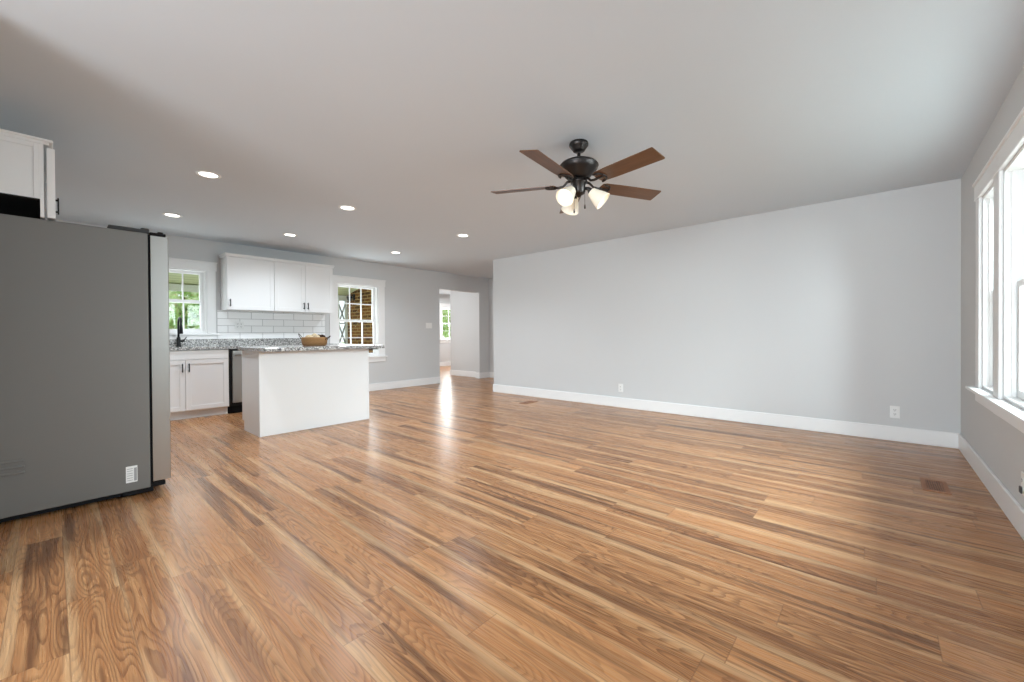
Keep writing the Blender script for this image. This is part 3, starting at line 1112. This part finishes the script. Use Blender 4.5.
outlet('wall_outlet', 'white wall outlet at the middle of the long grey wall', 1, BY, -1, -2.754, .279)
outlet('wall_outlet.001', 'white wall outlet on the long grey wall near the right corner', 1, BY, -1, .138, .282)
outlet('wall_outlet.002', 'double white outlet on the subway tiles under the upper cabinet', 0, KX + .009, 1, 1.885, 1.222, gangs=2)
t = outlet('wall_outlet.003', 'white outlet with a small dark plug below the right windows', 0, RX, -1, 3.325, .270)
bm = BM(); box(bm, RX - .017, RX - .0096, 3.306, 3.344, .222, .256, .004, 2); part('plug_in_device', bm, 'slot', t, 'small dark plug')  # dark block in front of the lower socket
outlet('light_switch', 'white three-gang light switch left of the open doorway', 0, KX, 1, 5.383, 1.262, gangs=3, kind='switch')


def floor_vent(name, label, x0, x1, y0, y1, along):
    t = thing(name, label, 'floor vent', ((x0 + x1) / 2, (y0 + y1) / 2, 0), 'wooden floor vents')
    bm = BM(); f = .028; zt = .006
    box(bm, x0, x1, y0, y0 + f, 0, zt, .002, 1); box(bm, x0, x1, y1 - f, y1, 0, zt, .002, 1)
    box(bm, x0, x0 + f, y0 + f, y1 - f, 0, zt, .002, 1); box(bm, x1 - f, x1, y0 + f, y1 - f, 0, zt, .002, 1)
    part('frame', bm, 'vent_wood', t)
    bm = BM(); box(bm, x0 + f, x1 - f, y0 + f, y1 - f, .0004, .001); part('duct_opening', bm, 'slot', t)
    bm = BM()
    n = 7
    for i in range(n):
        if along == 'y':
            c = x0 + f + (x1 - x0 - 2 * f) * (i + .5) / n
            box(bm, c - .0035, c + .0035, y0 + f, y1 - f, .001, .005)
        else:
            c = y0 + f + (y1 - y0 - 2 * f) * (i + .5) / n
            box(bm, x0 + f, x1 - f, c - .0035, c + .0035, .001, .005)
    part('grille', bm, 'vent_wood', t)


floor_vent('floor_vent', 'wooden floor vent near the right wall baseboard', .235, .370, 3.87, 4.17, 'y')
floor_vent('floor_vent.001', 'wooden floor vent near the hallway end of the long wall', -4.12, -3.985, 4.78, 5.08, 'y')

# ------------------------------------------------------------------ outside
bm = BM(); box(bm, -40, 30, -25, 35, -.46, -.40)
o = struct('ground', bm, 'grass')
bm = BM(); box(bm, -9.55, KX - WT, -3.0, 4.60, -.30, -.16); struct('porch_floor', bm, 'deck')
bm = BM()
for (xa, za, xb, zb) in ((KX - WT, 2.38, -9.6, 1.93),):
    vs = [bm.verts.new(p) for p in ((xa, -3, za), (xb, -3, zb), (xb, 4.72, zb), (xa, 4.72, za), (xa, -3, za + .08), (xb, -3, zb + .08), (xb, 4.72, zb + .08), (xa, 4.72, za + .08))]
    for q in ((0, 1, 2, 3), (7, 6, 5, 4), (0, 4, 5, 1), (1, 5, 6, 2), (2, 6, 7, 3), (3, 7, 4, 0)):
        bm.faces.new([vs[i] for i in q])
struct('porch_roof', bm, 'porch_green')
bm = BM(); box(bm, -9.30, -9.20, -3, 4.60, 1.865, 1.985); struct('porch_beam', bm, 'porch_white')
t = thing('porch_column', 'white porch column with crossed lattice beside the brick wall', 'column', (-9.25, 4.50, -.16))
for y in (4.385, 4.575):
    bm = BM(); box(bm, -9.275, -9.225, y - .022, y + .022, -.16, 1.865); part('post', bm, 'porch_white', t)
bm = BM()
for k in range(4):
    z0 = -.10 + .48 * k
    for (ya, yb) in ((4.40, 4.56), (4.56, 4.40)):
        tube(bm, [(-9.25, ya, z0), (-9.25, yb, z0 + .46)], .016, 6)
    box(bm, -9.262, -9.238, 4.40, 4.56, z0 - .012, z0 + .012)
part('lattice', bm, 'porch_grey', t, 'grey crossed lattice bars')
t = thing('wall_lantern', 'black lantern mounted on the porch brick wall', 'lantern', (-8.90, 4.60, 1.93))
bm = BM(); box(bm, -8.94, -8.86, 4.585, 4.60, 1.86, 2.00, .004, 1); part('mount_plate', bm, 'black', t)
bm = BM(); tube(bm, [(-8.90, 4.585, 1.96), (-8.90, 4.53, 1.99), (-8.90, 4.49, 1.975)], .008, 8); part('arm', bm, 'black', t)
bm = BM(); lathe(bm, [(0, 1.975), (.02, 1.965), (.075, 1.925), (.06, 1.92), (.045, 1.85), (.03, 1.84), (0, 1.838)], 6, Matrix.Translation((-8.90, 4.49, 0)))
part('lantern_body', bm, 'black', t)


def foliage_mesh(seed, n, rx, ry, rz, size):
    random.seed(seed)
    bm = BM()
    lumps = [(Vector((random.uniform(-1, 1) * rx, random.uniform(-1, 1) * ry, (-1 + 2 * (k + .5) / 24) * rz)), random.uniform(.35, .7)) for k in range(24)]
    for _ in range(n):
        c, r = random.choice(lumps)
        d = Vector((random.gauss(0, 1), random.gauss(0, 1), random.gauss(0, 1))).normalized() * r * random.uniform(.5, 1.0)
        p = c + d
        m = Matrix.Translation(p) @ Euler((random.uniform(0, 6.3), random.uniform(0, 6.3), random.uniform(0, 6.3))).to_matrix().to_4x4()
        s = size * random.uniform(.6, 1.3)
        vs = [bm.verts.new(m @ Vector(q)) for q in ((0, -s, 0), (s * .45, -s * .2, s * .1), (s * .35, s * .5, 0), (0, s, s * .05), (-s * .35, s * .5, 0), (-s * .45, -s * .2, s * .1))]
        bm.faces.new(vs)
    return bm


def tree(label, x, y, z, seed, rx, ry, rz, n, size=.10):
    t = thing('tree', label, 'tree', (x, y, -.40), 'trees outside the windows')
    bm = foliage_mesh(seed, n, rx, ry, rz, size)
    bmesh.ops.translate(bm, verts=bm.verts[:], vec=(x, y, z))
    part('foliage', bm, 'leaf', t)
    bm = BM()
    tube(bm, [(x, y, -.40), (x + .04, y + .03, .2), (x, y - .02, z), (x + .05, y, z + rz * .6)], [.11, .09, .07, .03], 10)
    for k in range(4):
        a = 1.6 * k + seed
        tube(bm, [(x, y, z - .3 + .15 * k), (x + math.cos(a) * rx * .5, y + math.sin(a) * ry * .5, z + .1 + .2 * k)], [.04, .015], 8)
    part('trunk', bm, 'bark', t)


tree('leafy green tree filling the lower half of the sink window', -12.6, 2.25, 1.30, 1, .60, .60, .80, 4200, .08)
tree('pale green tree farther off to the right of the sink window', -15.2, 3.75, 1.3, 3, .6, .5, .9, 2600, .10)
tree('pale green tree farther off to the left of the sink window', -15.2, 1.45, 1.3, 2, .6, .5, .9, 2600, .10)
tree('low green tree seen behind the porch lattice', -13.6, 7.1, .10, 4, .6, .6, .35, 900)
tree('green tree outside the window of the room beyond the doorway', -15.0, 12.6, 1.45, 6, .9, .9, .8, 600, .16)
